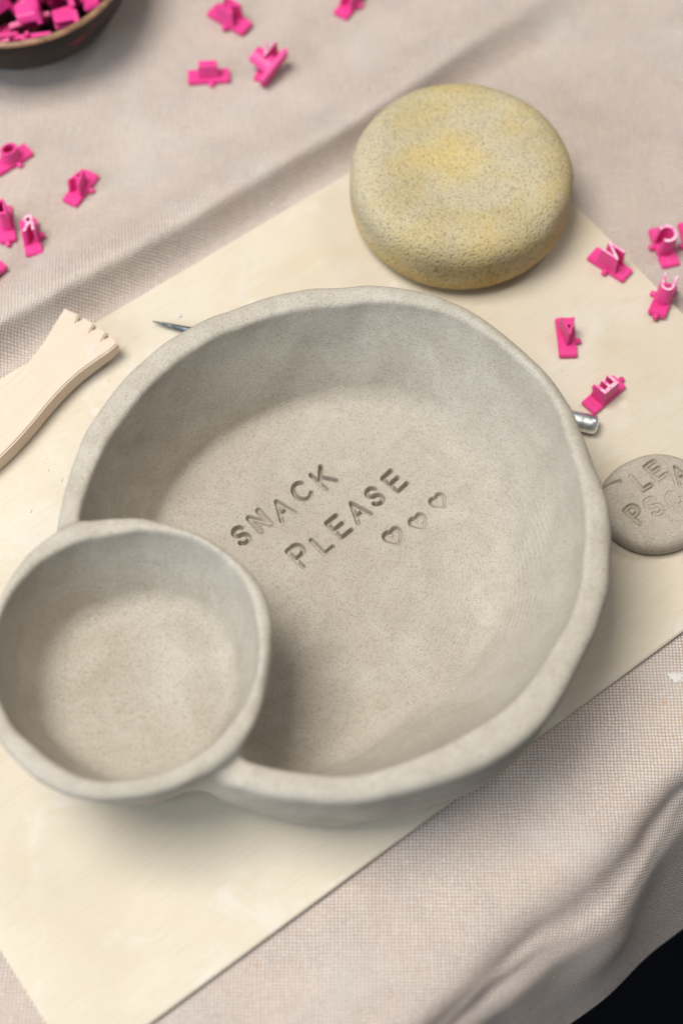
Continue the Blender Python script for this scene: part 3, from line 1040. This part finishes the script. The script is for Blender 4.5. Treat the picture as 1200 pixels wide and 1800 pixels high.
def stamp_meshes(ch, height, white, width, spiky):
    key = (ch, round(height, 2), white, round(width, 2), spiky)
    if key in _cache:
        return _cache[key]
    # base plate, along local x
    bm = bmesh.new()
    bmesh.ops.create_cube(bm, size=1)
    bmesh.ops.scale(bm, vec=(BASE_L, BASE_W, BASE_T), verts=bm.verts)
    bmesh.ops.translate(bm, vec=(0, 0, BASE_T / 2), verts=bm.verts)
    bmesh.ops.bevel(bm, geom=bm.edges, offset=0.035, segments=2, affect='EDGES')
    o_b = bm_obj('base_plate', bm, M['pink'], smooth=True)
    # the letter: its height runs along the plate, mirrored as a stamp is
    co, fs = LET[ch]
    zt = BASE_T - 0.02 + (co[:, 2] + 0.5) * height
    shrink = 1 - 0.14 * (co[:, 2] + 0.5)
    V_ = np.stack([co[:, 1] * 0.78 * shrink, co[:, 0] * width * shrink, zt], 1)
    if spiky:
        V_[:, 2] += (co[:, 2] > 0) * 0.18 * np.abs(co[:, 0]) * 2 * (co[:, 1] > 0)
    o_l = mesh_obj('letter', V_, fs, M['pink'], smooth=False)
    if white:
        o_l.data.materials.append(M['dusty'])
        for p_ in o_l.data.polygons:
            if all(co[i][2] > 0.4 for i in p_.vertices):
                p_.material_index = 1
    # a moulding nub and a dimple ring
    bm = lathe([(0, 0.10), (0.14, 0.11), (0.20, 0.075)], 10)
    o_n = bm_obj('nub', bm, M['pink'], smooth=True)
    bm = bmesh.new()
    bmesh.ops.create_circle(bm, segments=10, radius=0.055, cap_ends=False)
    ge = bmesh.ops.extrude_edge_only(bm, edges=bm.edges[:])
    vs_ = [g for g in ge['geom'] if isinstance(g, bmesh.types.BMVert)]
    bmesh.ops.scale(bm, vec=(0.55, 0.55, 1), verts=vs_)
    bmesh.ops.translate(bm, vec=(0, 0, 0.014), verts=vs_)
    o_d = bm_obj('mould_mark', bm, M['pink'], smooth=True)
    _cache[key] = tuple(q_.data for q_ in (o_b, o_l, o_n, o_d))
    for q_ in (o_b, o_l, o_n, o_d):
        bpy.data.objects.remove(q_)
    return _cache[key]


def stamp(ch, loc, rot, label, group=None, height=0.72, white=False, width=0.54, nubs=((0.1, -1),), spiky=False, scale=1.0, tilt=(0, 0)):
    if group == GC:
        loc = (loc[0], loc[1], cloth_z(loc[0], loc[1]) + loc[2] - ZC)
    b, l, n, d = stamp_meshes(ch, height, white, width, spiky)
    root = empty('letter_stamp', loc)
    root.rotation_euler = (Matrix.Rotation(R(rot), 3, 'Z') @ Euler((R(tilt[0]), R(tilt[1]), 0)).to_matrix()).to_euler()
    root.scale = (scale,) * 3
    tag(root, label, 'letter stamp', group)

    def ch_(name, me, lc=(0, 0, 0), rz=0.0):
        q_ = bpy.data.objects.new(name, me)
        COL.objects.link(q_)
        q_.parent = root
        q_.location = Vector(lc) * S
        q_.rotation_euler = (0, 0, rz)
        return q_
    ch_('base_plate', b)
    ch_('letter', l)
    for px, side in nubs:
        if side in (-1, 1):
            ch_('nub', n, (px, side * (BASE_W / 2 - 0.02), BASE_T * 0.5), R(90) * side)
        else:
            ch_('nub', n, (BASE_L / 2 - 0.02 if side == 2 else -BASE_L / 2 + 0.02, px, BASE_T * 0.5), 0 if side == 2 else R(180))
    for s_ in (-1, 1):
        ch_('mould_mark', d, (s_ * 0.60, 0.0, BASE_T - 0.004))
    return root


GB = 'pink letter stamps lying on the board'
GC = 'pink letter stamps scattered on the canvas'
ZC = -0.20
stamp('N', (9.42, 9.62, 0.0), -40, 'pink letter stamp on the board corner nearest the sponge', GB, 0.78, True, nubs=((0.05, -1),))
stamp('C', (11.45, 10.55, ZC), 104, 'pink stamp with a pale ring-shaped letter on the canvas, right of the sponge', GC, 0.85, True, 0.6, nubs=((0.1, 1),), scale=1.05, tilt=(0, -4))
stamp('I', (12.45, 10.85, ZC), 98, 'pink letter stamp cut off by the right picture edge', GC, 0.9, True, 0.3, nubs=((-0.2, 1),))
stamp('U', (11.15, 8.15, 0.0), 66, 'pink stamp with two pointed prongs at the board edge', GB, 0.78, True, nubs=((0.1, 1), (0.0, -2)), spiky=True, tilt=(0, 8))
stamp('A', (7.70, 6.60, 0.0), -88, 'pink stamp with a wedge-shaped letter, second from the dish rim', GB, 0.70, False, nubs=((0.15, 1),))
stamp('E', (8.82, 4.33, 0.0), 43, 'pink stamp with three parallel bars, next to the metal handle end', GB, 0.66, True, nubs=((0.0, 1), (0.0, 2)))
stamp('O', (-12.05, 14.35, ZC), 40, 'pink stamp with an oval letter at the left picture edge below the dark bowl', GC, 0.55, False, 0.58)
stamp('A', (-9.42, 13.05, ZC), 62, 'pink stamp standing alone on the canvas, left of the fold', GC, 0.66, False, nubs=((0.1, -1),))
stamp('D', (-12.0, 11.45, ZC), 102, 'pink stamp with a tall tube letter, touching the white-tipped one', GC, 0.95, False, 0.42, nubs=((0.0, -2),))
stamp('R', (-11.0, 10.80, ZC + 0.05), 104, 'pink stamp with white clay on its tip, at the left above the fold', GC, 0.78, True, 0.5, nubs=((0.0, -1),))
stamp('B', (-12.42, 9.05, ZC), 48, 'pink stamp end peeking in at the left edge, lowest of the left group', GC, 0.6)
stamp('I', (-4.98, 18.20, ZC), 4, 'pink stamp seen side-on like an upturned T on the canvas', GC, 0.62, False, 0.36)
stamp('V', (-2.75, 18.75, ZC), 70, 'pink stamp with two pale spikes, under a tipped-over stamp', GC, 0.85, True, nubs=((0.0, 1),), spiky=True)
stamp('O', (-2.45, 18.25, 0.32), -128, 'pink stamp tipped on its side against the spiked one', GC, 0.85, False, 0.5, tilt=(78, 14))
stamp('M', (-4.30, 21.15, ZC), -36, 'largest-looking pink stamp at the top, right of the dark bowl', GC, 0.62, False, 0.6, scale=1.12)
stamp('N', (0.35, 22.0, ZC), 58, 'pink stamp cut off by the top picture edge near the middle', GC, 0.5, False)

# ------------------------------------------------------------------ dark bowl with more stamps
BC = (-12.2, 21.55)
db = empty('glazed_bowl', (BC[0], BC[1], -0.24))
tag(db, 'dark brown glazed bowl full of pink stamps in the top left corner', 'bowl')
outer = [(0.0, 2.3), (0.12, 2.45), (0.5, 3.15), (1.1, 3.78), (1.9, 4.22), (2.7, 4.42), (3.05, 4.47)]
inner = [(3.05, 4.27), (2.5, 4.16), (1.7, 3.85), (1.0, 3.2), (0.6, 2.2), (0.5, 0.8)]


def open_lathe(profile, n=72, cap=True):
    bm = bmesh.new()
    rings = []
    for z_, r_ in profile:
        rings.append([bm.verts.new((r_ * math.cos(2 * math.pi * k / n) * (1 + 0.006 * math.sin(6 * math.pi * k / n)),
                                    r_ * math.sin(2 * math.pi * k / n), z_)) for k in range(n)])
    for r0, r1 in zip(rings[:-1], rings[1:]):
        for k in range(n):
            bm.faces.new((r0[k], r0[(k + 1) % n], r1[(k + 1) % n], r1[k]))
    if cap:
        bm.faces.new(rings[0])
        bm.faces.new(rings[-1])
    return bm


bm_obj('body', open_lathe(outer + inner), M['glaze'], db, smooth=True)
ring = [(4.37 + 0.125 * math.cos(t), 3.06 + 0.10 * math.sin(t)) for t in np.linspace(0, 2 * math.pi, 13)]
bm_obj('rim', open_lathe([(z_, r_) for r_, z_ in ring], cap=False), M['copper'], db, smooth=True)
rr = random.Random(3)
placed = 0
LAB = 'pink letter stamp among those piled in the dark glazed bowl'
for ring_r, cnt, z_ in ((0.9, 4, 1.0), (2.2, 9, 1.2), (3.15, 14, 1.75), (1.2, 5, 1.75), (2.3, 9, 2.1)):
    for k in range(cnt):
        a_ = 2 * math.pi * (k + rr.random() * 0.5) / cnt
        if ring_r * math.cos(a_) < -2.4 or ring_r * math.sin(a_) > 2.4:
            continue
        stamp(rr.choice('NCIUAEODRVMB'), (BC[0] + ring_r * math.cos(a_), BC[1] + ring_r * math.sin(a_), z_ + rr.uniform(-0.1, 0.25)),
              rr.uniform(0, 360), LAB, 'pink letter stamps piled in the dark bowl', 0.72,
              tilt=(rr.choice((0, 70, 110, 180, -80)) + rr.uniform(-25, 25), rr.uniform(-35, 35)))

# ------------------------------------------------------------------ clay crumbs
def crumb(loc, r, label, seed):
    bm = bmesh.new()
    bmesh.ops.create_icosphere(bm, subdivisions=2, radius=r)
    q_ = random.Random(seed)
    for v_ in bm.verts:
        v_.co *= q_.uniform(0.7, 1.15)
        v_.co.z *= 0.55
        v_.co.z = max(v_.co.z, -0.25 * r)
    o_ = bm_obj('clay_crumb', bm, M['crumb'], loc=(loc[0], loc[1], loc[2] + 0.25 * r), smooth=False)
    tag(o_, label, 'clay crumb', 'dry clay crumbs')


crumb((-5.62, 7.55, 0.0), 0.085, 'pale clay crumb on the board just above the needle tip', 1)
crumb((-5.35, 6.82, 0.20), 0.07, 'pale clay crumb stuck to the needle near its tip', 2)
crumb((-4.95, 6.66, 0.22), 0.09, 'pale clay crumb stuck to the needle against the dish', 4)

for k_, (cx_, cy_, r_, where_) in enumerate((
        (-7.91, 4.96, 0.045, 'tiny clay crumb on the board beside the comb teeth'),
        (-7.94, 3.89, 0.05, 'tiny clay crumb on the board midway between wooden tool and dish'),
        (-9.20, 1.16, 0.05, 'tiny clay crumb on the board left of where the two bowls join'),
        (-10.11, 0.02, 0.055, 'tiny clay crumb on the board nearest the small bowl rim'),
        (-9.66, 1.52, 0.04, 'tiny clay crumb below the wooden tool handle'),
        (7.45, 5.35, 0.045, 'tiny clay crumb on the board between two pink stamps'))):
    crumb((cx_, cy_, 0.0), r_, where_, 20 + k_)
bm = bmesh.new()
bmesh.ops.create_icosphere(bm, subdivisions=3, radius=1.0)
q_ = random.Random(5)
for v_ in bm.verts:
    a_ = math.atan2(v_.co.y, v_.co.x)
    f_ = 0.20 * (1 + 0.18 * math.sin(3 * a_) + 0.22 * math.sin(7 * a_ + 1) + 0.15 * math.sin(13 * a_)) * q_.uniform(0.8, 1.1)
    v_.co = Vector((v_.co.x * f_ * 1.25, v_.co.y * f_ * 0.8, v_.co.z * 0.035))
sm_ = bm_obj('clay_smear', bm, M['crumb'], loc=(10.42, -5.57, cloth_z(10.42, -5.57) + 0.01))
tag(sm_, 'pale dried clay smear on the canvas at the right edge below the board', 'clay smear')
